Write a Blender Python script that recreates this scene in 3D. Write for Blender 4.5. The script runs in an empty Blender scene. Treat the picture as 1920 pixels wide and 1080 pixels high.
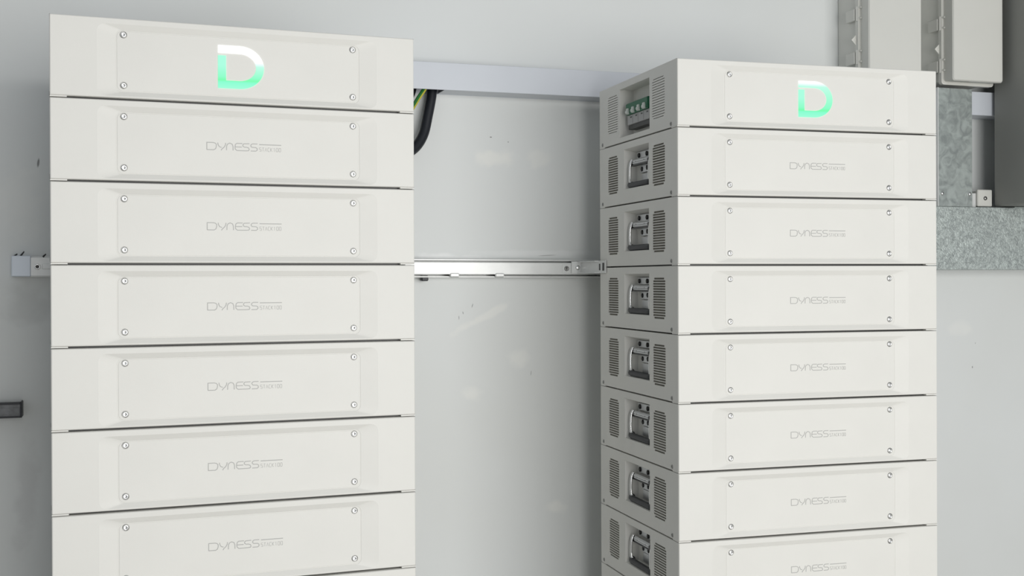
import bpy, math, random
from mathutils import Matrix, Vector
random.seed(7)
C = bpy.context.scene.collection
S = bpy.context.scene

# ------------------------------------------------------------------ camera
CZ = 1.43                      # lens height above the floor
TH = math.radians(18.2)        # the camera looks 18.2 degrees to the right of the wall's normal
PITCH, ROLL, FPX = -.00285, -.0040, 2226.4
cam_d = bpy.data.cameras.new('camera'); cam = bpy.data.objects.new('camera', cam_d); C.objects.link(cam)
cam_d.sensor_width = 36; cam_d.lens = FPX / 1920 * 36
cam_d.shift_y = -(540 - 529.4) / 1920
cam_d.clip_start = .02
cp, sp = math.cos(PITCH), math.sin(PITCH)
fwd, up, rt = Vector((0, cp, sp)), Vector((0, -sp, cp)), Vector((1, 0, 0))
r2 = rt * math.cos(ROLL) + up * math.sin(ROLL)
u2 = up * math.cos(ROLL) - rt * math.sin(ROLL)
m = Matrix((r2, u2, -fwd)).transposed().to_4x4()
cam.matrix_world = Matrix.Translation((0, 0, CZ)) @ Matrix.Rotation(-TH, 4, 'Z') @ m
S.camera = cam

# ------------------------------------------------------------------ light
S.view_settings.view_transform = 'Standard'; S.view_settings.look = 'None'
S.view_settings.exposure = 0.0; S.view_settings.gamma = 1.0
w = bpy.data.worlds.new('world'); S.world = w; w.use_nodes = True
bg = w.node_tree.nodes['Background']; bg.inputs[0].default_value = (.90, .95, 1, 1); bg.inputs[1].default_value = .33
def area(name, loc, target, sx, sy, power, col=(1, 1, 1)):
    d = bpy.data.lights.new(name, 'AREA'); d.shape = 'RECTANGLE'; d.size = sx; d.size_y = sy; d.energy = power; d.color = col
    o = bpy.data.objects.new(name, d); C.objects.link(o); o.location = loc
    o.rotation_euler = (Vector(target) - Vector(loc)).to_track_quat('-Z', 'Z').to_euler()
    return o
area('open_doorway_daylight', (1.5, -2.1, 1.35), (1.0, 2.5, 1.35), 3.1, 2.2, 143, (1, .99, .965))

# ------------------------------------------------------------------ materials
def mat(name, col, rough=.5, metal=0., bump=0., bscale=200., var=0., vscale=6., spec=.5):
    m = bpy.data.materials.new(name); m.use_nodes = True
    nt = m.node_tree; b = nt.nodes['Principled BSDF']
    b.inputs['Base Color'].default_value = (*col, 1); b.inputs['Roughness'].default_value = rough
    b.inputs['Metallic'].default_value = metal; b.inputs['Specular IOR Level'].default_value = spec
    tc = nt.nodes.new('ShaderNodeTexCoord')
    n = nt.nodes.new('ShaderNodeTexNoise'); n.inputs['Scale'].default_value = vscale; n.inputs['Detail'].default_value = 5
    nt.links.new(tc.outputs['Object'], n.inputs['Vector'])
    r = nt.nodes.new('ShaderNodeMapRange'); r.inputs[1].default_value = .3; r.inputs[2].default_value = .7
    v = max(var, .01); r.inputs[3].default_value = 1 - v; r.inputs[4].default_value = 1 + v
    nt.links.new(n.outputs['Fac'], r.inputs[0])
    mx = nt.nodes.new('ShaderNodeVectorMath'); mx.operation = 'SCALE'; mx.inputs[0].default_value = col
    nt.links.new(r.outputs[0], mx.inputs['Scale']); nt.links.new(mx.outputs[0], b.inputs['Base Color'])
    if bump:
        n2 = nt.nodes.new('ShaderNodeTexNoise'); n2.inputs['Scale'].default_value = bscale
        nt.links.new(tc.outputs['Object'], n2.inputs['Vector'])
        bp = nt.nodes.new('ShaderNodeBump'); bp.inputs['Strength'].default_value = bump; bp.inputs['Distance'].default_value = .001
        nt.links.new(n2.outputs['Fac'], bp.inputs['Height']); nt.links.new(bp.outputs[0], b.inputs['Normal'])
    return m
M = {}
M['paint'] = mat('white_powder_coat', (.735, .728, .69), .5, bump=.08, bscale=900, var=.015, vscale=9)
M['print'] = mat('grey_print', (.43, .43, .415), .5)
M['chrome'] = mat('polished_screw', (.86, .86, .85), .22, 1)
M['ring'] = mat('screw_recess', (.30, .30, .29), .35, 1)
M['steel'] = mat('brushed_steel', (.55, .56, .57), .38, .75, var=.06, vscale=60)
M['black'] = mat('black_rubber', (.008, .010, .015), .45)
M['darkscr'] = mat('dark_fastener', (.03, .03, .03), .4, .3)
M['mesh'] = mat('dusty_vent_mesh', (.22, .21, .18), .8, bump=.6, bscale=700, var=.15, vscale=30)
M['slot'] = mat('dark_vent_gauze', (.30, .295, .28), .8, var=.1, vscale=40)
M['breaker'] = mat('grey_breaker_plastic', (.42, .42, .42), .5)
M['green'] = mat('green_breaker_plastic', (.008, .13, .06), .45)
M['toggle'] = mat('white_toggle', (.62, .66, .62), .4)
M['trunk'] = mat('bluish_white_plastic', (.60, .63, .68), .35, var=.02)
M['enclosure'] = mat('light_grey_enclosure', (.66, .66, .62), .45, var=.02)
M['inverter'] = mat('grey_casting', (.26, .265, .25), .55, var=.05, vscale=4)
M['whitesteel'] = mat('white_painted_steel', (.72, .73, .72), .35, .15, var=.05, vscale=30)
M['bluesteel'] = mat('pale_rail_cap', (.64, .69, .76), .35, .1, var=.03)
M['darkrail'] = mat('dark_rail', (.16, .165, .17), .5, .2, var=.3, vscale=60)
M['yellow'] = mat('yellow_insulation', (.55, .50, .05), .45)
M['greenwire'] = mat('green_insulation', (.02, .16, .03), .45)
M['floor'] = mat('concrete_floor', (.42, .41, .39), .7, bump=.3, bscale=60, var=.08, vscale=3)

def galv(name, k, cs):
    m = bpy.data.materials.new(name); m.use_nodes = True; nt = m.node_tree; b = nt.nodes['Principled BSDF']
    tc = nt.nodes.new('ShaderNodeTexCoord')
    n = nt.nodes.new('ShaderNodeTexNoise'); n.inputs['Scale'].default_value = cs; n.inputs['Detail'].default_value = 6; n.inputs['Distortion'].default_value = 1.2
    vo = nt.nodes.new('ShaderNodeTexVoronoi'); vo.inputs['Scale'].default_value = 150
    nt.links.new(tc.outputs['Object'], n.inputs['Vector'])
    nz = nt.nodes.new('ShaderNodeVectorMath'); nz.operation = 'ADD'
    sc = nt.nodes.new('ShaderNodeVectorMath'); sc.operation = 'SCALE'; sc.inputs['Scale'].default_value = .02
    nt.links.new(n.outputs['Color'], sc.inputs[0]); nt.links.new(tc.outputs['Object'], nz.inputs[0]); nt.links.new(sc.outputs[0], nz.inputs[1])
    nt.links.new(nz.outputs[0], vo.inputs['Vector'])
    r = nt.nodes.new('ShaderNodeValToRGB'); e = r.color_ramp.elements
    e[0].position = .36; e[0].color = (.24 * k, .265 * k, .26 * k, 1); e[1].position = .64; e[1].color = (.38 * k, .42 * k, .405 * k, 1)
    nt.links.new(n.outputs['Fac'], r.inputs[0]); nt.links.new(r.outputs[0], b.inputs['Base Color'])
    b.inputs['Metallic'].default_value = .35; b.inputs['Roughness'].default_value = .42
    bp = nt.nodes.new('ShaderNodeBump'); bp.inputs['Strength'].default_value = .55; bp.inputs['Distance'].default_value = .0012
    bp.inputs['Strength'].default_value = .3 if cs < 60 else .8; vo.inputs['Scale'].default_value = 60 if cs < 60 else 170
    nt.links.new(vo.outputs['Distance'], bp.inputs['Height']); nt.links.new(bp.outputs[0], b.inputs['Normal'])
    return m
M['galv'] = galv('galvanised_sheet', 1.16, 36); M['galv2'] = galv('galvanised_duct', 1.36, 85)

def wall_material():
    m = bpy.data.materials.new('painted_wall'); m.use_nodes = True; nt = m.node_tree; b = nt.nodes['Principled BSDF']
    N, L = nt.nodes.new, nt.links.new
    tc = N('ShaderNodeTexCoord')
    base = N('ShaderNodeTexNoise'); base.inputs['Scale'].default_value = 1.6; base.inputs['Detail'].default_value = 3
    L(tc.outputs['Object'], base.inputs['Vector'])
    mp = N('ShaderNodeMapRange'); mp.inputs[1].default_value = .35; mp.inputs[2].default_value = .65
    L(base.outputs['Fac'], mp.inputs[0])
    mix = N('ShaderNodeMix'); mix.data_type = 'RGBA'
    mix.inputs[6].default_value = (.675, .69, .675, 1); mix.inputs[7].default_value = (.71, .73, .725, 1)
    L(mp.outputs[0], mix.inputs[0]); col = mix.outputs[2]
    nz = N('ShaderNodeTexNoise'); nz.inputs['Scale'].default_value = 22; nz.inputs['Detail'].default_value = 4
    L(tc.outputs['Object'], nz.inputs['Vector'])
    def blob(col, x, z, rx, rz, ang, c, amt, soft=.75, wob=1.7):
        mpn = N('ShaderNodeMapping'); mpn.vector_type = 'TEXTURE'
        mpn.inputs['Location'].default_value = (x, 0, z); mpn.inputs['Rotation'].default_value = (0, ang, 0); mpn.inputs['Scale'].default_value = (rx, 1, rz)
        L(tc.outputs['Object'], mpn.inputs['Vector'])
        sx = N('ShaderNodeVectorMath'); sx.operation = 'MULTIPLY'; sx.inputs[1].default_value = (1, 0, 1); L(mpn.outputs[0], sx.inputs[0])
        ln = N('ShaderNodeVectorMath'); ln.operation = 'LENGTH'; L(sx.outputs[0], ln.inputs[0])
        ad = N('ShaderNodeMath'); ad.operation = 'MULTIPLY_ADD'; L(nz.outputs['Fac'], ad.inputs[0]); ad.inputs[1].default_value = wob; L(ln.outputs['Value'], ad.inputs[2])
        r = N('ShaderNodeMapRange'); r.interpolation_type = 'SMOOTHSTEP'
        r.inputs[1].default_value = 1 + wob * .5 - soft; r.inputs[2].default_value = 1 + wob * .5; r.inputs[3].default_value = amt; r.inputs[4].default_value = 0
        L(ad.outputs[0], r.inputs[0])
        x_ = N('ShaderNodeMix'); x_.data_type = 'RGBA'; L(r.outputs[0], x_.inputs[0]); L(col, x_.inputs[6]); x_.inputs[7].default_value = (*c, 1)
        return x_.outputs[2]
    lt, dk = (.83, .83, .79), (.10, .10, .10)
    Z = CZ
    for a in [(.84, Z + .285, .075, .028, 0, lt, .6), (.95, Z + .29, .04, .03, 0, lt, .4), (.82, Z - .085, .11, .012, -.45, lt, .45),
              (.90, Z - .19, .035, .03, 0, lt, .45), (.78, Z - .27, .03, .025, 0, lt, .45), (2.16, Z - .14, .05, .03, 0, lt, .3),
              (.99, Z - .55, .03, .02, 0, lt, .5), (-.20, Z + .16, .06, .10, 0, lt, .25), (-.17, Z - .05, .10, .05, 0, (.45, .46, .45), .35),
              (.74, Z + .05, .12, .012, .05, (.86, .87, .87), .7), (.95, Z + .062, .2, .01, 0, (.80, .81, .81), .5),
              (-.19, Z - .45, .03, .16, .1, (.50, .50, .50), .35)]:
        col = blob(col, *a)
    for a in [(.83, Z + .335, .0035, .0018, 0, dk, .8), (.873, Z + .325, .002, .002, 0, dk, .6), (-.165, Z + .248, .003, .012, .12, dk, .75),
              (.783, Z - .062, .0015, .007, .3, dk, .6), (.760, Z - .079, .0015, .004, -.2, dk, .6), (.750, Z - .09, .0012, .006, 0, dk, .6),
              (.928, Z - .225, .0012, .008, .1, dk, .5), (2.20, Z - .245, .002, .004, 0, dk, .8), (2.21, Z - .18, .002, .003, 0, dk, .4),
              (.97, Z + .056, .03, .0012, -.05, dk, .5)]:
        col = blob(col, *a, soft=.6, wob=.3)
    L(col, b.inputs['Base Color']); b.inputs['Roughness'].default_value = .55
    bp = N('ShaderNodeBump'); bp.inputs['Strength'].default_value = .12; bp.inputs['Distance'].default_value = .002
    n3 = N('ShaderNodeTexNoise'); n3.inputs['Scale'].default_value = 14; L(tc.outputs['Object'], n3.inputs['Vector'])
    L(n3.outputs['Fac'], bp.inputs['Height']); L(bp.outputs[0], b.inputs['Normal'])
    return m
M['wall'] = wall_material()

def led_material(name, tz, tx):
    """lit status strip: emission only; white at the top running to green below"""
    m = bpy.data.materials.new(name); m.use_nodes = True; nt = m.node_tree; b = nt.nodes['Principled BSDF']
    N, L = nt.nodes.new, nt.links.new
    tc = N('ShaderNodeTexCoord'); sp_ = N('ShaderNodeSeparateXYZ'); L(tc.outputs['Object'], sp_.inputs[0])
    a = N('ShaderNodeMath'); a.operation = 'MULTIPLY_ADD'; L(sp_.outputs['X'], a.inputs[0]); a.inputs[1].default_value = tx; L(sp_.outputs['Z'], a.inputs[2])
    r = N('ShaderNodeMapRange'); L(a.outputs[0], r.inputs[0]); r.inputs[1].default_value = .030; r.inputs[2].default_value = .104
    cr = N('ShaderNodeValToRGB'); L(r.outputs[0], cr.inputs[0]); e = cr.color_ramp.elements
    e[0].position = 0; e[0].color = (.26, 1, .60, 1); e[1].position = .12; e[1].color = (.18, 1, .55, 1)
    for p, c in ((.17, (.12, .95, .34)), (.24, (.20, 1, .50)), (tz - .12, (.46, 1, .72)), (tz, (1.1, 1.1, 1.1))):
        q = cr.color_ramp.elements.new(p); q.color = (*c, 1)
    L(cr.outputs[0], b.inputs['Emission Color']); b.inputs['Emission Strength'].default_value = 1.0
    b.inputs['Base Color'].default_value = (.02, .05, .04, 1); b.inputs['Roughness'].default_value = .5
    return m
M['ledL'] = led_material('lit_logo_left', .62, 0); M['ledR'] = led_material('lit_logo_right', .93, 0)
def led_stem():
    m = M['ledL'].copy(); m.name = 'lit_logo_stem'
    cr = [n for n in m.node_tree.nodes if n.type == 'VALTORGB'][0]
    for e in cr.color_ramp.elements:
        if e.position > .45: e.color = (.34, 1, .66, 1)
    return m
M['ledS'] = led_stem()

# ------------------------------------------------------------------ mesh helpers
class MB:
    def __init__(s): s.v, s.f, s.m, s.sm = [], [], [], []
    def add(s, vs, fs, mi=0, smooth=False):
        o = len(s.v); s.v += [tuple(p) for p in vs]
        for f in fs: s.f.append([o + i for i in f]); s.m.append(mi); s.sm.append(smooth)
    def box(s, x0, x1, y0, y1, z0, z1, mi=0, bev=0):
        if bev:
            b = bev; X = [(x0, x0 + b), (x1, x1 - b)]; Y = [(y0, y0 + b), (y1, y1 - b)]; Z = [(z0, z0 + b), (z1, z1 - b)]
            vs = []; idx = {}
            for i in (0, 1):
                for j in (0, 1):
                    for k in (0, 1):
                        for a in range(3):
                            p = [X[i][1], Y[j][1], Z[k][1]]; p[a] = (X[i], Y[j], Z[k])[a][0]
                            idx[i, j, k, a] = len(vs); vs.append(p)
            F = []
            for a in range(3):
                o = [q for q in range(3) if q != a]
                for sd in (0, 1):
                    q = []
                    for u, v in ((0, 0), (1, 0), (1, 1), (0, 1)):
                        c = [0, 0, 0]; c[a] = sd; c[o[0]] = u; c[o[1]] = v; q.append(idx[(*c, a)])
                    F.append(q)
            for a in range(3):
                o = [q for q in range(3) if q != a]
                for u in (0, 1):
                    for v in (0, 1):
                        c0 = [0, 0, 0]; c0[o[0]] = u; c0[o[1]] = v; c1 = list(c0); c1[a] = 1
                        F.append([idx[(*c0, o[0])], idx[(*c1, o[0])], idx[(*c1, o[1])], idx[(*c0, o[1])]])
            for i in (0, 1):
                for j in (0, 1):
                    for k in (0, 1): F.append([idx[i, j, k, a] for a in range(3)])
            s.add(vs, F, mi); return
        vs = [(x, y, z) for x in (x0, x1) for y in (y0, y1) for z in (z0, z1)]
        s.add(vs, [(0, 1, 3, 2), (4, 6, 7, 5), (0, 4, 5, 1), (2, 3, 7, 6), (0, 2, 6, 4), (1, 5, 7, 3)], mi)
    def cyl(s, p, q, r, n=20, mi=0, r2=None, caps=True):
        p, q = Vector(p), Vector(q); d = (q - p).normalized(); a = d.orthogonal().normalized(); b = d.cross(a); r2 = r if r2 is None else r2
        vs = [p + (a * math.cos(2 * math.pi * i / n) + b * math.sin(2 * math.pi * i / n)) * r for i in range(n)] + \
             [q + (a * math.cos(2 * math.pi * i / n) + b * math.sin(2 * math.pi * i / n)) * r2 for i in range(n)]
        s.add(vs, [(i, (i + 1) % n, n + (i + 1) % n, n + i) for i in range(n)], mi, True)
        if caps: s.add(vs[:n], [list(range(n))[::-1]], mi); s.add(vs[n:], [list(range(n))], mi)
    def lathe(s, c, ax, prof, n=24, mi=0):
        """prof: (radius, distance along ax)"""
        c, d = Vector(c), Vector(ax).normalized(); a = d.orthogonal().normalized(); b = d.cross(a)
        vs = [c + d * h + (a * math.cos(2 * math.pi * i / n) + b * math.sin(2 * math.pi * i / n)) * r for r, h in prof for i in range(n)]
        s.add(vs, [(k * n + i, k * n + (i + 1) % n, (k + 1) * n + (i + 1) % n, (k + 1) * n + i) for k in range(len(prof) - 1) for i in range(n)], mi, True)
    def tube(s, pts, r, n=16, mi=0):
        pts = [Vector(p) for p in pts]; rings = []; prev = None
        for i, p in enumerate(pts):
            d = (pts[min(i + 1, len(pts) - 1)] - pts[max(i - 1, 0)]).normalized()
            a = d.orthogonal().normalized() if prev is None else (prev - d * prev.dot(d)).normalized()
            prev = a; b = d.cross(a); rings.append([p + (a * math.cos(2 * math.pi * k / n) + b * math.sin(2 * math.pi * k / n)) * r for k in range(n)])
        s.add([v for g in rings for v in g], [(i * n + k, i * n + (k + 1) % n, (i + 1) * n + (k + 1) % n, (i + 1) * n + k) for i in range(len(pts) - 1) for k in range(n)], mi, True)
        s.add(rings[0], [list(range(n))[::-1]], mi); s.add(rings[-1], [list(range(n))], mi)
    def stroke(s, pts, wd, y0, y1, mi=0, closed=False):
        """flat ribbon along a polyline in the xz plane, given a thickness from y0 (front) to y1"""
        P = [Vector((a, b)) for a, b in pts]; n = len(P); A, B = [], []
        for i, p in enumerate(P):
            if closed: d0, d1 = (p - P[i - 1]).normalized(), (P[(i + 1) % n] - p).normalized()
            else:
                d0 = (p - P[i - 1]).normalized() if i else (P[1] - p).normalized()
                d1 = (P[i + 1] - p).normalized() if i < n - 1 else d0
            t = (d0 + d1); t = t.normalized() if t.length > 1e-6 else d0
            nn = Vector((-t.y, t.x)); k = 1 / max(.5, nn.dot(Vector((-d0.y, d0.x)))); A.append(p + nn * wd / 2 * k); B.append(p - nn * wd / 2 * k)
        vs = [(q.x, y, q.y) for y in (y0, y1) for q in A] + [(q.x, y, q.y) for y in (y0, y1) for q in B]
        F = []
        for i in range(n if closed else n - 1):
            j = (i + 1) % n
            F += [(i, j, 2 * n + j, 2 * n + i), (n + i, 3 * n + i, 3 * n + j, n + j), (i, n + i, n + j, j), (2 * n + i, 2 * n + j, 3 * n + j, 3 * n + i)]
        if not closed: F += [(0, 2 * n, 3 * n, n), (n - 1, 2 * n - 1, 4 * n - 1, 3 * n - 1)]
        s.add(vs, F, mi)
    def plate(s, x, t0, t1, z0, z1, holes, depth, mi=0):
        """sheet in the yz plane at x with rectangular holes (t0,t1,z0,z1); inner edges run depth deep towards +x"""
        T = sorted({t0, t1, *[h[0] for h in holes], *[h[1] for h in holes]}); Z = sorted({z0, z1, *[h[2] for h in holes], *[h[3] for h in holes]})
        for i in range(len(T) - 1):
            for k in range(len(Z) - 1):
                a, b = (T[i] + T[i + 1]) / 2, (Z[k] + Z[k + 1]) / 2
                if any(h[0] < a < h[1] and h[2] < b < h[3] for h in holes): continue
                s.add([(x, T[i], Z[k]), (x, T[i], Z[k + 1]), (x, T[i + 1], Z[k + 1]), (x, T[i + 1], Z[k])], [(0, 1, 2, 3)], mi)
        for h in holes:
            a, b, c, d = h; e = x + depth
            s.add([(x, a, c), (x, b, c), (x, b, d), (x, a, d), (e, a, c), (e, b, c), (e, b, d), (e, a, d)], [(0, 1, 5, 4), (1, 2, 6, 5), (2, 3, 7, 6), (3, 0, 4, 7)], mi)
    def build(s, name, mats, parent=None, recalc=False):
        me = bpy.data.meshes.new(name); me.from_pydata(s.v, [], s.f)
        if not isinstance(mats, (list, tuple)): mats = [mats]
        for q in mats: me.materials.append(q)
        for p, a, b in zip(me.polygons, s.m, s.sm): p.material_index = a; p.use_smooth = b
        me.update()
        if recalc:
            import bmesh
            bm = bmesh.new(); bm.from_mesh(me); bmesh.ops.remove_doubles(bm, verts=bm.verts, dist=1e-6); bmesh.ops.recalc_face_normals(bm, faces=bm.faces); bm.to_mesh(me); bm.free()
        o = bpy.data.objects.new(name, me); C.objects.link(o)
        if parent: o.parent = parent
        return o
def tag(o, label=None, cat=None, group=None, kind=None):
    if label: o['label'] = label
    if cat: o['category'] = cat
    if group: o['group'] = group
    if kind: o['kind'] = kind
    return o
def thing(name, label, cat, loc=(0, 0, 0), rz=0, group=None):
    o = bpy.data.objects.new(name, None); C.objects.link(o); o.empty_display_size = .05
    o.location = loc; o.rotation_euler = (0, 0, rz); return tag(o, label, cat, group)
def copy_tree(o, parent=None):
    c = o.copy(); C.objects.link(c); c.parent = parent
    for ch in [x for x in o.children]: copy_tree(ch, c)
    return c
def arc(cx, cy, r, a0, a1, n, ry=None):
    ry = r if ry is None else ry
    return [(cx + r * math.cos(math.radians(a0 + (a1 - a0) * i / n)), cy + ry * math.sin(math.radians(a0 + (a1 - a0) * i / n))) for i in range(n + 1)]
def rrect(x0, x1, z0, z1, r, n=8):
    return arc(x1 - r, z1 - r, r, 0, 90, n) + arc(x0 + r, z1 - r, r, 90, 180, n) + arc(x0 + r, z0 + r, r, 180, 270, n) + arc(x1 - r, z0 + r, r, 270, 360, n)

# ------------------------------------------------------------------ the setting
WY = 2.68
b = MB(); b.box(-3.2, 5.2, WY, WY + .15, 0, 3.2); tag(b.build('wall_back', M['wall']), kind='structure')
b = MB(); b.box(-3.2, 5.2, -4, WY + .15, -.1, 0); tag(b.build('floor', M['floor']), kind='structure')

# ------------------------------------------------------------------ battery modules
H, D = .135, .4357
def front_shell(b, W, z0, z1):
    n = 8
    loops = [(0, W, z0, z1, .0015, .0030), (.0008, W - .0008, z0 + .0008, z1 - .0008, .0015, .0006), (.002, W - .002, z0 + .002, z1 - .002, .0015, 0),
             (.072, W - .068, z0 + .0030, z1 - .0100, .013, 0), (.101, W - .0985, z0 + .0105, z1 - .0185, .010, .0042),
             (.1018, W - .0993, z0 + .0113, z1 - .0193, .0095, .0048), (.1028, W - .1003, z0 + .0123, z1 - .0203, .009, .0048), (.1034, W - .1009, z0 + .0129, z1 - .0209, .0085, .0042)]
    vs = []
    for x0, x1, a, c, r, y in loops: vs += [(p, y, q) for p, q in rrect(x0, x1, a, c, r, n)]
    N = 4 * (n + 1); F = [(k * N + i, k * N + (i + 1) % N, (k + 1) * N + (i + 1) % N, (k + 1) * N + i) for k in range(len(loops) - 1) for i in range(N)]
    F.append([(len(loops) - 1) * N + i for i in range(N)])
    b.add(vs, F)
def letters(b, x, z, y0, y1):
    k = .080 / 1095; h = .0122; wd = .0013
    def P(pts): return [(x + a * k, z + h * c) for a, c in pts]
    def st(pts, wd=wd): b.stroke(P(pts), wd, y0, y1)
    st([(8, 0), (8, 1), (150, 1), (195, .93), (222, .75), (222, .45), (205, .15), (165, 0), (8, 0)])
    st([(255, 1), (262, .72), (290, .45), (340, .36)]); st([(432, 1), (428, .72), (400, .42), (350, .15), (330, -.05)])
    st([(452, 0), (455, .55), (475, .85), (525, 1), (580, .87), (600, .55), (602, 0)])
    st([(812, 1), (690, 1), (655, .85), (645, .5), (650, .2), (690, 0), (900, 0), (955, .03), (970, .2), (955, .42), (910, .5), (860, .5), (830, .6), (822, .78), (845, .97), (975, 1)])
    st([(655, .5), (800, .5)])
    st([(1160, 1), (1050, 1), (1015, .9), (1005, .7), (1030, .52), (1120, .5), (1152, .38), (1155, .15), (1125, 0), (1005, 0)])
    st([(1200, .93), (1712, .93)], .0014)
    G = {'S': [[(1, 1), (.1, 1), (0, .75), (.1, .5), (.9, .5), (1, .25), (.9, 0), (0, 0)]], 'T': [[(0, 1), (1, 1)], [(.5, 1), (.5, 0)]],
         'A': [[(0, 0), (.5, 1), (1, 0)]], 'C': [[(1, 1), (.2, 1), (0, .7), (0, .3), (.2, 0), (1, 0)]], 'K': [[(0, 0), (0, 1)], [(.95, 1), (.1, .5), (.95, 0)]],
         '1': [[(.2, .85), (.5, 1), (.5, 0)]], '0': [[(.1, 0), (0, .3), (0, .7), (.1, 1), (.9, 1), (1, .7), (1, .3), (.9, 0), (.1, 0)]]}
    for i, ch in enumerate('STACK100'):
        ox = 1203 + i * 65; sw = 44
        for g in G[ch]: b.stroke([(x + (ox + a * sw) * k, z + (c * .50) * h) for a, c in g], .0006, y0, y1)
def screw(b0, b1, c, ax, r):
    b0.lathe(c, ax, [(r * 1.12, 0), (r * 1.08, .0006), (r * .96, .0007), (r * .84, .0001)], 24)
    b1.lathe(c, ax, [(r * .86, .0001), (r * .84, .0010), (r * .70, .0015), (r * .42, .0016), (r * .36, .0004), (0.00001, .0002)], 24)
def finish_module(W, top, led, label, group):
    root = thing('control_module' if top else 'battery_module', label, 'battery module', group=group)
    Hh = H - .0011 if top else H; z0, z1, y0, y1 = .0030, Hh - .0002, .0030, D
    vent_h = [(.0585, .1305, .026, .1145), (.318, .387, .026, .1145)]
    pocket = (.140, .3096, .0135, .1190) if top else (.145, .285, .034, .1205)
    dep = .032 if top else .026
    b = MB(); front_shell(b, W, z0, z1)
    for x, sg in ((0, 1), (W, -1)):
        hs = vent_h + [pocket]
        if sg < 0: hs = [(D - q[1], D - q[0], q[2], q[3]) for q in hs]
        b.plate(x, y0, y1, z0, z1, hs, .0005 * sg)
        a, c, e, f = hs[2]; xi = x + dep * sg; s_ = .002 if top else .012
        t0, t1 = (a + .002, c - s_) if sg > 0 else (a + s_, c - .002)
        b.add([(x, a, e), (x, c, e), (x, c, f), (x, a, f), (xi, t0, e + s_ * .5), (xi, t1, e + s_ * .5), (xi, t1, f - s_ * .6), (xi, t0, f - s_ * .6)],
              [(0, 1, 5, 4), (1, 2, 6, 5), (2, 3, 7, 6), (3, 0, 4, 7), (4, 5, 6, 7)])
    b.add([(0, y0, z1), (W, y0, z1), (W, y1, z1), (0, y1, z1)], [(0, 1, 2, 3)])
    b.add([(0, y0, z0), (0, y1, z0), (W, y1, z0), (W, y0, z0)], [(0, 1, 2, 3)])
    b.add([(0, y1, z0), (0, y1, z1), (W, y1, z1), (W, y1, z0)], [(0, 1, 2, 3)])
    for fx in ((0.0004, .026), (W - .026, W - .0004)):
        for fy in ((.0008, .03), (D - .03, D - .0005)): b.box(*fx, *fy, .0009, z0 + .0001)
    b.box(.014, W - .014, .012, D - .012, 0, z0 + .0001, 1)
    b.build('casing', [M['paint'], M['darkscr']], root)
    # front screws
    for sx in (.1135, W - .1104):
        for sz in (.0245, .1085 if not top else .1075):
            q = MB(); q2 = MB(); screw(q, q2, (sx, .0042, sz), (0, -1, 0), .0052)
            so = q.build('screw', M['ring'], root); q2.build('screw_head', M['chrome'], so)
    # writing or lit letter
    if top:
        x0, zb, zt = .2650, .0285, .1010; wd = .0132; h = wd / 2
        st = MB(); st.stroke([(x0, zt - h), (x0 + .036, zt - h)] + arc(x0 + .036, (zt + zb) / 2, .0342, 90, -90, 20, (zt - zb) / 2 - h)[1:] + [(x0 + h * .98, zb + h)], wd, .0033, .0044)
        lo = st.build('lit_logo', M[led], root)
        st = MB(); st.stroke([(x0 + h, zb + .0), (x0 + h, zt - wd - .0042)], wd, .0032, .0044)
        st.build('lit_logo_stem', M['ledS'], lo); lo['label'] = 'glowing letter D, white above and green below'
    else:
        st = MB(); letters(st, .2455, .0590, .0039, .0043)
        tag(st.build('lettering', M['print'], root), 'grey printed maker name on the front panel')
    # side furniture, the same on both flanks
    for sg in (1, -1):
        def put(mb, name, mats, parent):
            if sg < 0: mb.v = [(W - x, D - y, z) for x, y, z in mb.v]
            return mb.build(name, mats, parent)
        for a, c in ((.0585, .1305), (.318, .387)):
            q = MB(); n = 16; p = .0053; hh = .0016 if top else .0037
            zs = .0703 - (n - 1) * p / 2; hl = []
            for k in range(n):
                e = .009 if k in (0, n - 1) else .0035
                hl.append((a + e, c - e, zs + k * p - hh / 2, zs + k * p + hh / 2))
            q.plate(0, a, c, .026, .1145, hl, .0022)
            q.add([(.0026, a, .026), (.0026, a, .1145), (.0026, c, .1145), (.0026, c, .026)], [(0, 1, 2, 3)], 1)
            put(q, 'vent_grille', [M['paint'], M['slot'] if top else M['mesh']], root)
        for t in (.031, .417):
            q = MB(); q.lathe((0, t, .0095), (-1, 0, 0), [(.0042, 0), (.0040, .0008), (.0026, .0009), (.0024, .0002), (.00001, .0001)], 14)
            put(q, 'side_screw', M['ring'], root)
        if top:
            q = MB(); q.box(.016, .0315, .160, .300, .046, .064, 1); q.box(.010, .031, .166, .2885, .0385, .0600, 0, .001)
            for k in range(1, 4): q.box(.0098, .012, .166 + k * .0306 - .0003, .166 + k * .0306 + .0003, .040, .058, 1)
            for k in range(4): q.box(.0096, .0101, .172 + k * .0306, .180 + k * .0306, .053, .0555, 1)
            q.box(.013, .031, .166, .2885, .0290, .0385, 1)
            br = put(q, 'circuit_breaker', [M['breaker'], M['darkscr']], root)
            q = MB(); q.box(.006, .031, .166, .2895, .0600, .0850, 0, .002); go = put(q, 'breaker_cover', M['green'], br)
            for k in range(4):
                q = MB(); tc_ = .182 + k * .0306
                q.cyl((.0055, tc_ - .0055, .0655), (.0055, tc_ + .0055, .0655), .0050, 14); q.box(.002, .009, tc_ - .0045, tc_ + .0045, .0655, .0735, 0, .001)
                put(q, 'breaker_toggle', M['toggle'], br)
        else:
            q = MB(); q.box(.0215, .0255, .160, .262, .0970, .1130, 0, .001)
            q.box(.0205, .0255, .165, .240, .0660, .0840, 0, .001); q.box(.0235, .0256, .172, .240, .0440, .0640, 0)
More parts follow.
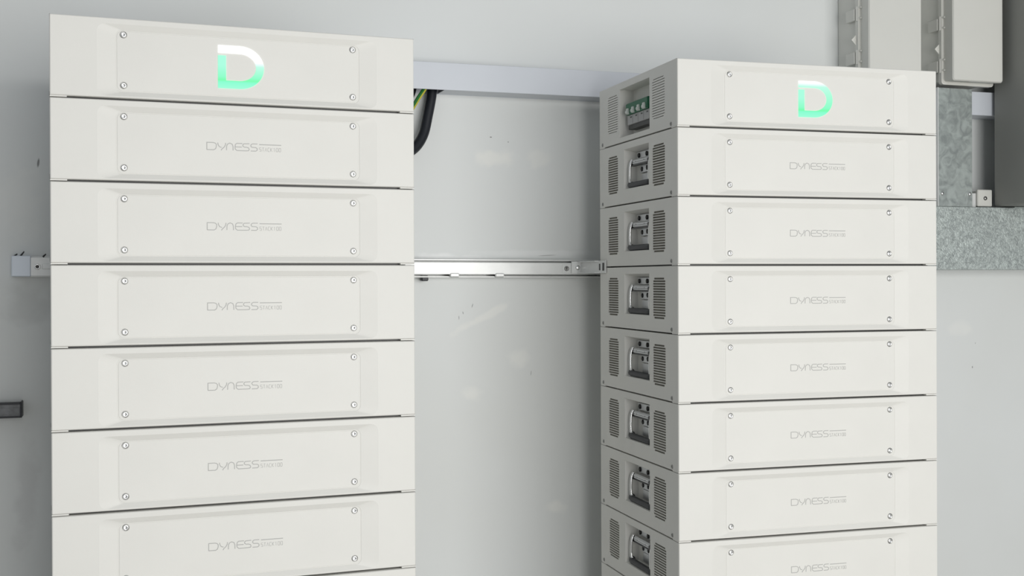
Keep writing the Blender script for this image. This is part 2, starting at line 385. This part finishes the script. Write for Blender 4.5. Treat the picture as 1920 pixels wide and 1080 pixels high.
            for t, z in ((.250, .105), (.206, .105), (.172, .105), (.232, .074), (.203, .075), (.174, .075)):
                q.lathe((.0205, t, z), (-1, 0, 0), [(.0052, -.001), (.0052, .001), (.0026, .0024), (.00001, .0024)], 12, 1)
            hp = put(q, 'handle_bracket', [M['steel'], M['darkscr']], root)
            q = MB(); q.box(.0085, .0165, .172, .258, .0840, .0965, 0, .003); q.box(.0095, .0185, .160, .270, .0825, .0845, 1)
            q.cyl((.013, .150, .0895), (.013, .272, .0895), .0046, 14, 1)
            for t in (.192, .238): q.lathe((.0085, t, .0905), (-1, 0, 0), [(.0016, 0), (.00001, .0003)], 8, 1)
            put(q, 'hinge_bar', [M['steel'], M['darkscr']], hp)
            for t in (.158, .266):
                q = MB(); q.tube([(.012, t, .0960), (.0085, t, .0900), (.0065, t, .080), (.006, t, .062), (.0065, t, .050), (.0085, t + (.003 if t < .2 else -.003), .0445)], .0030, 12)
                put(q, 'handle_rod', M['chrome'], hp)
            q = MB(); q.tube([(.0115, .150, .0445), (.0085, .154, .0420), (.0075, .162, .0410), (.0075, .212, .0410), (.0075, .260, .0410), (.0085, .268, .0420), (.0115, .272, .0445)], .0066, 16)
            put(q, 'handle_grip', M['black'], hp)
    return root

ORD = ['topmost', 'second', 'third', 'fourth', 'fifth', 'sixth', 'seventh', 'eighth', 'ninth']
def tower(W, x, y, yaw, ztop, side, led):
    grp = 'battery modules of the %s tower' % side
    where = 'left tower' if side == 'left' else 'right tower beside the galvanised duct'
    o = finish_module(W, True, led, 'white control module with glowing green and white letter D, top of the %s' % ('left tower' if side == 'left' else 'right tower'), None)
    o.location = (x, y, ztop - H); o.rotation_euler = (0, 0, yaw)
    proto = None
    nvis = 8 if side == 'left' else 9
    for k in range(1, 13):
        if k < nvis:
            lab = 'white battery module, %s box from the top of the %s' % (ORD[k], where)
            if k == nvis - 1: lab = 'white battery module of the %s tower, only its top edge above the photo bottom' % side
        else: lab = 'white battery module in the lowest part of the %s tower, below the photo' % side
        if proto is None: proto = o2 = finish_module(W, False, led, lab, grp)
        else: o2 = copy_tree(proto)
        o2['label'] = lab; o2.location = (x, y, ztop - (k + 1) * H); o2.rotation_euler = (0, 0, yaw)
    zb = ztop - 13 * H
    t = thing('tower_plinth', 'white steel plinth carrying the %s of battery modules' % where, 'plinth', (x, y, 0), yaw)
    b = MB(); b.box(.01, W - .01, .01, D - .01, .02, zb, 0, .003); b.build('plinth_frame', M['paint'], t)
    for fx in (.04, W - .04):
        for fy in (.04, D - .04):
            b = MB(); b.cyl((fx, fy, 0), (fx, fy, .02), .022, 20); b.build('foot', M['black'], t)
YL, YR = math.radians(20.74 - 18.2), math.radians(15.93 - 18.2)
tower(.6064, -.1085, 2.0412, YL, CZ + .4306, 'left', 'ledL')
tower(.5829, 1.0270, 2.0911, YR, CZ + .4295, 'right', 'ledR')

# ------------------------------------------------------------------ cable trunking on the wall
t = thing('cable_trunking', 'bluish white cable trunking running along the wall behind both towers', 'cable trunking', (0, WY, CZ + .43))
b = MB(); z0, z1, f = .0, .062, -.070
# hollow channel: back, top, bottom with a cable opening behind the left tower
b.box(.25, 2.36, -.0015, 0, z0, z1); b.box(.25, 2.36, f + .002, -.0015, z1 - .0025, z1 - .0005)
b.box(.70, 2.35, f + .002, -.0015, z0 + .0005, z0 + .0025); b.box(.25, .60, f + .002, -.0015, z0 + .0005, z0 + .0025)
b.build('channel', M['trunk'], t)
b = MB(); b.box(.25, 2.36, f, f + .0022, z0, z1, 0, .0008); b.build('cover', M['trunk'], t)

# ------------------------------------------------------------------ cables hanging out of the trunking
def smooth(pts, n=8):
    out = []; P = [Vector(p) for p in pts]
    for i in range(len(P) - 1):
        a, b_, c, d = P[max(i - 1, 0)], P[i], P[i + 1], P[min(i + 2, len(P) - 1)]
        for k in range(n):
            u = k / n; out.append(.5 * ((2 * b_) + (c - a) * u + (2 * a - 5 * b_ + 4 * c - d) * u * u + (3 * b_ - a - 3 * c + d) * u ** 3))
    return out + [P[-1]]
def cable(name, pts, r, m_, label, cat='cable'):
    b = MB(); b.tube(smooth(pts), r, 16); return tag(b.build(name, m_), label, cat)
Z = CZ
cable('power_cable', [(.682, 2.660, Z + .458), (.680, 2.655, Z + .425), (.669, 2.648, Z + .375), (.656, 2.640, Z + .330), (.632, 2.628, Z + .297), (.596, 2.610, Z + .279), (.56, 2.590, Z + .285), (.53, 2.555, Z + .31)], .0117, M['black'],
      'thick black cable curving down from the trunking behind the left tower')
cable('data_cable', [(.640, 2.662, Z + .458), (.636, 2.658, Z + .430), (.617, 2.652, Z + .392), (.592, 2.640, Z + .345), (.570, 2.625, Z + .312)], .0072, M['black'], 'thinner black cable between the thick cable and the left tower')
cable('data_cable', [(.621, 2.655, Z + .458), (.617, 2.650, Z + .428), (.600, 2.640, Z + .395), (.575, 2.62, Z + .37), (.55, 2.59, Z + .36)], .0090, M['black'], 'black cable at the corner where trunking meets the left tower')
t = thing('earth_wire', 'green and yellow striped earth wire bending out of the trunking', 'wire', (0, 0, 0))
p = [(.664, 2.630, Z + .447), (.654, 2.624, Z + .431), (.637, 2.612, Z + .408), (.619, 2.594, Z + .383), (.595, 2.575, Z + .352), (.57, 2.56, Z + .325)]
b = MB(); b.tube(smooth(p), .0046, 14); b.build('green_sheath', M['greenwire'], t)
b = MB(); b.tube(smooth([(x + .0020, y - .0028, z - .0022) for x, y, z in p]), .0025, 10); b.build('yellow_stripe', M['yellow'], t)

# ------------------------------------------------------------------ slotted mounting rail
t = thing('mounting_rail', 'white slotted steel rail fixed across the wall at mid height', 'rail', (0, WY, CZ + .0295), math.radians(0))
t.rotation_euler = (0, math.radians(.25), 0)
b = MB(); x0, x1 = -.214, 1.30
b.box(x0, x1, -.003, 0, -.021, .0205); b.box(x0, x1, -.040, -.003, .0105, .0125)
b.box(x0, x1, -.040, -.003, -.0150, -.0130); b.box(x0, x1, -.0405, -.0385, -.0150, .0125, 0, .0005)
b.build('channel', M['whitesteel'], t)
b = MB(); b.box(x0, x1, -.030, 0, .0165, .0205, 0, .001); b.box(x0, x1, -.034, 0, -.0225, -.0190, 0, .001); b.build('flange', M['whitesteel'], t)
b = MB(); b.box(x0 - .001, x0 + .036, -.0425, 0, -.0215, .0215, 0, .0015); tag(b.build('end_cover', M['bluesteel'], t), 'smooth pale blue-grey end cover')
b = MB(); b.box(x0 + .036, x0 + .09, -.0418, -.0400, -.0200, .018, 0, .0004); b.box(x0 + .058, x0 + .09, -.0428, -.0400, -.006, .006, 0, .0010); b.build('end_bracket', M['whitesteel'], t)
b = MB(); b.lathe((x0 + .049, -.0418, -.001), (0, -1, 0), [(.0062, 0), (.0058, .0022), (.0034, .0026), (.0030, .0008), (.00001, .0006)], 20); b.build('screw', M['chrome'], t)
b = MB(); b.cyl((x0 + .049, -.0425, -.001), (x0 + .049, -.0437, -.001), .0027, 12); b.build('screw_socket', M['darkscr'], t)
for xx, hh, an in ((x0 + .006, .004, .004), (x0 + .018, .009, .005), (x0 + .062, .004, .003)):
    b = MB(); b.cyl((xx - .003, -.036, .0195), (xx + an, -.036, .0215 + hh), .0022, 8, 0, .0012); b.build('burr', M['darkscr'], t)
for xx in (.728, .837):
    b = MB(); b.box(xx - .010, xx + .012, -.0425, -.036, -.0215, -.012, 0, .002); b.build('clip', M['whitesteel'], t)
for sx in (1.004,):
    b = MB(); b.box(sx - .011, sx + .011, -.0418, -.0405, -.012, .009, 0, .0004); b.build('screw_plate', M['whitesteel'], t)
    b = MB(); b.lathe((sx, -.0418, -.001), (0, -1, 0), [(.0060, 0), (.0056, .0018), (.0026, .0022), (.0020, .0006), (.00001, .0004)], 16); b.build('screw', M['ring'], t)
# black plug below the rail
b = MB(); b.box(.653, .669, WY - .032, WY - .012, CZ - .0040, CZ + .0090, 0, .002); tag(b.build('rubber_plug', M['black']), 'small black plug hanging under the white rail near the left tower', 'plug')

# bracket from rail to the back of the right tower
t = thing('tower_bracket', 'small white slotted bracket tying the wall rail to the right tower', 'bracket', (0, 0, 0))
b = MB(); yf = WY - .0435
b.box(1.016, 1.0420, yf, yf + .002, CZ + .0125, CZ + .041, 0, .0004)
b.box(1.0395, 1.0415, 2.484, yf + .001, CZ + .0125, CZ + .0410)
b.box(1.030, 1.0415, 2.525, yf, CZ + .0390, CZ + .0410); b.box(1.030, 1.0415, 2.525, yf, CZ + .0125, CZ + .0145)
b.build('angle_plate', M['whitesteel'], t)
b = MB(); b.lathe((1.031, yf, CZ + .0262), (0, -1, 0), [(.0062, 0), (.0060, .003), (.0045, .0046), (.0018, .005), (.00001, .005)], 20); b.build('screw', M['chrome'], t)
b = MB(); b.box(1.0390, 1.0396, 2.492, 2.502, CZ + .018, CZ + .036); b.box(1.0390, 1.0396, 2.515, 2.522, CZ + .019, CZ + .034); b.build('slot', M['darkscr'], t)

# ------------------------------------------------------------------ dark rail end at the left edge
t = thing('rail_stub', 'dark grey slotted rail end on the wall at the far left edge', 'rail', (-.36, WY, CZ - .266))
b = MB(); b.box(0, .160, -.036, -.002, -.0130, .0135); b.box(0, .1585, -.0372, -.0355, -.0085, .0045, 1); b.build('channel', [M['darkrail'], M['darkrail']], t)
b = MB(); b.box(.160, .1635, -.040, 0, -.0160, .0165, 0, .001); b.box(0, .160, -.040, -.036, .0115, .0165, 0); b.box(0, .160, -.040, -.036, -.0160, -.0125, 0); b.build('end_cap', M['black'], t)

# ------------------------------------------------------------------ galvanised duct and riser
t = thing('cable_duct', 'wide galvanised steel duct running horizontally on the wall beside right tower', 'duct', (0, WY, CZ))
b = MB(); b.box(1.80, 2.95, -.100, 0, .0195, .184, 0, .0012); b.build('duct_body', M['galv2'], t)
b = MB(); b.box(2.255, 2.95, -.101, -.04, .184, .1865, 0, .001); b.build('lid_lip', M['galv2'], t)
t = thing('duct_riser', 'upright galvanised sheet riser between the duct and the right enclosure', 'duct', (0, WY, CZ))
b = MB(); b.box(2.0115, 2.1180, -.102, -.0725, .1842, .492, 0, .001); b.build('riser_body', M['galv'], t)
b = MB(); b.box(2.0095, 2.0115, -.1035, -.0725, .1842, .492); b.build('edge_flange', M['whitesteel'], t)
for sx in (2.0225, 2.1085):
    b = MB(); b.lathe((sx, -.102, .217), (0, -1, 0), [(.0052, 0), (.0048, .002), (.0030, .0038), (.00001, .0042)], 20); b.build('screw', M['chrome'], t)

# saddle clip above the duct
t = thing('saddle_clip', 'small off-white saddle clip with one screw, just above the duct', 'clip', (0, WY, CZ))
b = MB(); b.box(2.150, 2.1965, -.084, -.074, .187, .2315, 0, .002); b.box(2.156, 2.190, -.074, 0, .187, .228); b.build('clip_body', M['enclosure'], t)
b = MB(); b.lathe((2.1735, -.084, .2085), (0, -1, 0), [(.0056, 0), (.0052, .002), (.0024, .0036), (.00001, .0038)], 18); b.build('screw', M['ring'], t)
b = MB(); b.box(2.1370, 2.1490, -.078, -.003, .1843, .222, 0, .001); b.build('conduit_stub', M['whitesteel'], t)

# ------------------------------------------------------------------ two hinged enclosures
def enclosure(X, zb, label):
    t = thing('electrical_enclosure', label, 'electrical box', (X, WY, CZ), 0, 'hinged grey enclosures on the wall')
    w_, zt = .156, .86
    b = MB(); b.box(.004, w_ - .004, -.090, 0, zb + .004, zt - .004, 0, .003); b.build('base', M['enclosure'], t)
    b = MB()
    rr = rrect(-.003, w_ + .004, zb - .0025, zt, .008, 5); ri = rrect(.008, w_ - .008, zb + .0105, zt - .010, .004, 5); n = len(rr)
    vs = [(x, y, z) for y in (-.1005, -.0885) for L_ in (rr, ri) for x, z in L_]
    F = []
    for i in range(n):
        j = (i + 1) % n
        F += [(i, j, n + j, n + i), (2 * n + i, 3 * n + i, 3 * n + j, 2 * n + j), (i, 2 * n + i, 2 * n + j, j), (n + i, n + j, 3 * n + j, 3 * n + i)]
    b.add(vs, F); b.build('rim', M['enclosure'], t)
    b = MB(); ra = rrect(.0055, w_ - .0025, zb + .0065, zt - .003, .006, 5); rb = rrect(.0005, w_ + .0005, zb + .002, zt - .002, .007, 5); rc = rrect(.003, w_ - .002, zb + .0045, zt - .0045, .005, 5); n = len(ra)
    vs = [(x, -.0885, z) for x, z in ra] + [(x, -.1385, z) for x, z in rb] + [(x, -.1420, z) for x, z in rc]
    b.add(vs, [(k * n + i, k * n + (i + 1) % n, (k + 1) * n + (i + 1) % n, (k + 1) * n + i) for k in range(2) for i in range(n)] + [[2 * n + i for i in range(n)]])
    b.build('lid', M['enclosure'], t)
    for zz in (zb + .030, zb + .140, zb + .25):
        q = MB(); q.box(-.006, .004, -.088, -.050, zz, zz + .030, 0, .0012)
        ho = q.build('hinge', M['enclosure'], t)
        q = MB(); q.cyl((-.001, -.094, zz - .002), (-.001, -.094, zz + .034), .0044, 12)
        for zk in (zz, zz + .027): q.cyl((-.001, -.094, zk + .004), (.002, -.107, zk + .004), .0026, 10)
        q.build('hinge_pin', M['enclosure'], ho)
    zz = zb + .090
    q = MB(); pts = [(-.016, 0), (-.001, .015), (-.001, -.015)]
    q.add([(x, -.088, z + zz) for x, z in pts] + [(x, -.091, z + zz) for x, z in pts], [(0, 1, 2), (3, 5, 4), (0, 3, 4, 1), (1, 4, 5, 2), (2, 5, 3, 0)])
    q.lathe((-.006, -.091, zz), (0, -1, 0), [(.0034, 0), (.0028, .001), (.0016, .0006), (.00001, 0)], 12)
    q.build('sealing_eye', M['enclosure'], t)
    return t
enclosure(1.775, .512, 'light grey hinged enclosure above the right tower, left of two')
enclosure(2.0265, .503, 'light grey hinged enclosure above the galvanised riser, right of two')

# ------------------------------------------------------------------ large inverter on the wall at the right edge
t = thing('wall_inverter', 'large dark grey wall cabinet at the right edge, above the duct', 'cabinet', (2.2045, WY, CZ))
b = MB(); b.box(0, .46, -.32, -.08, .1875, .95, 0, .004); b.build('housing', M['inverter'], t)
b = MB(); b.box(.012, .448, -.336, -.32, .20, .935, 0, .006); b.build('front_cover', M['inverter'], t)
b = MB(); b.box(.10, .36, -.08, 0, .22, .40); b.box(.10, .36, -.08, 0, .52, .90); b.build('wall_frame', M['steel'], t)
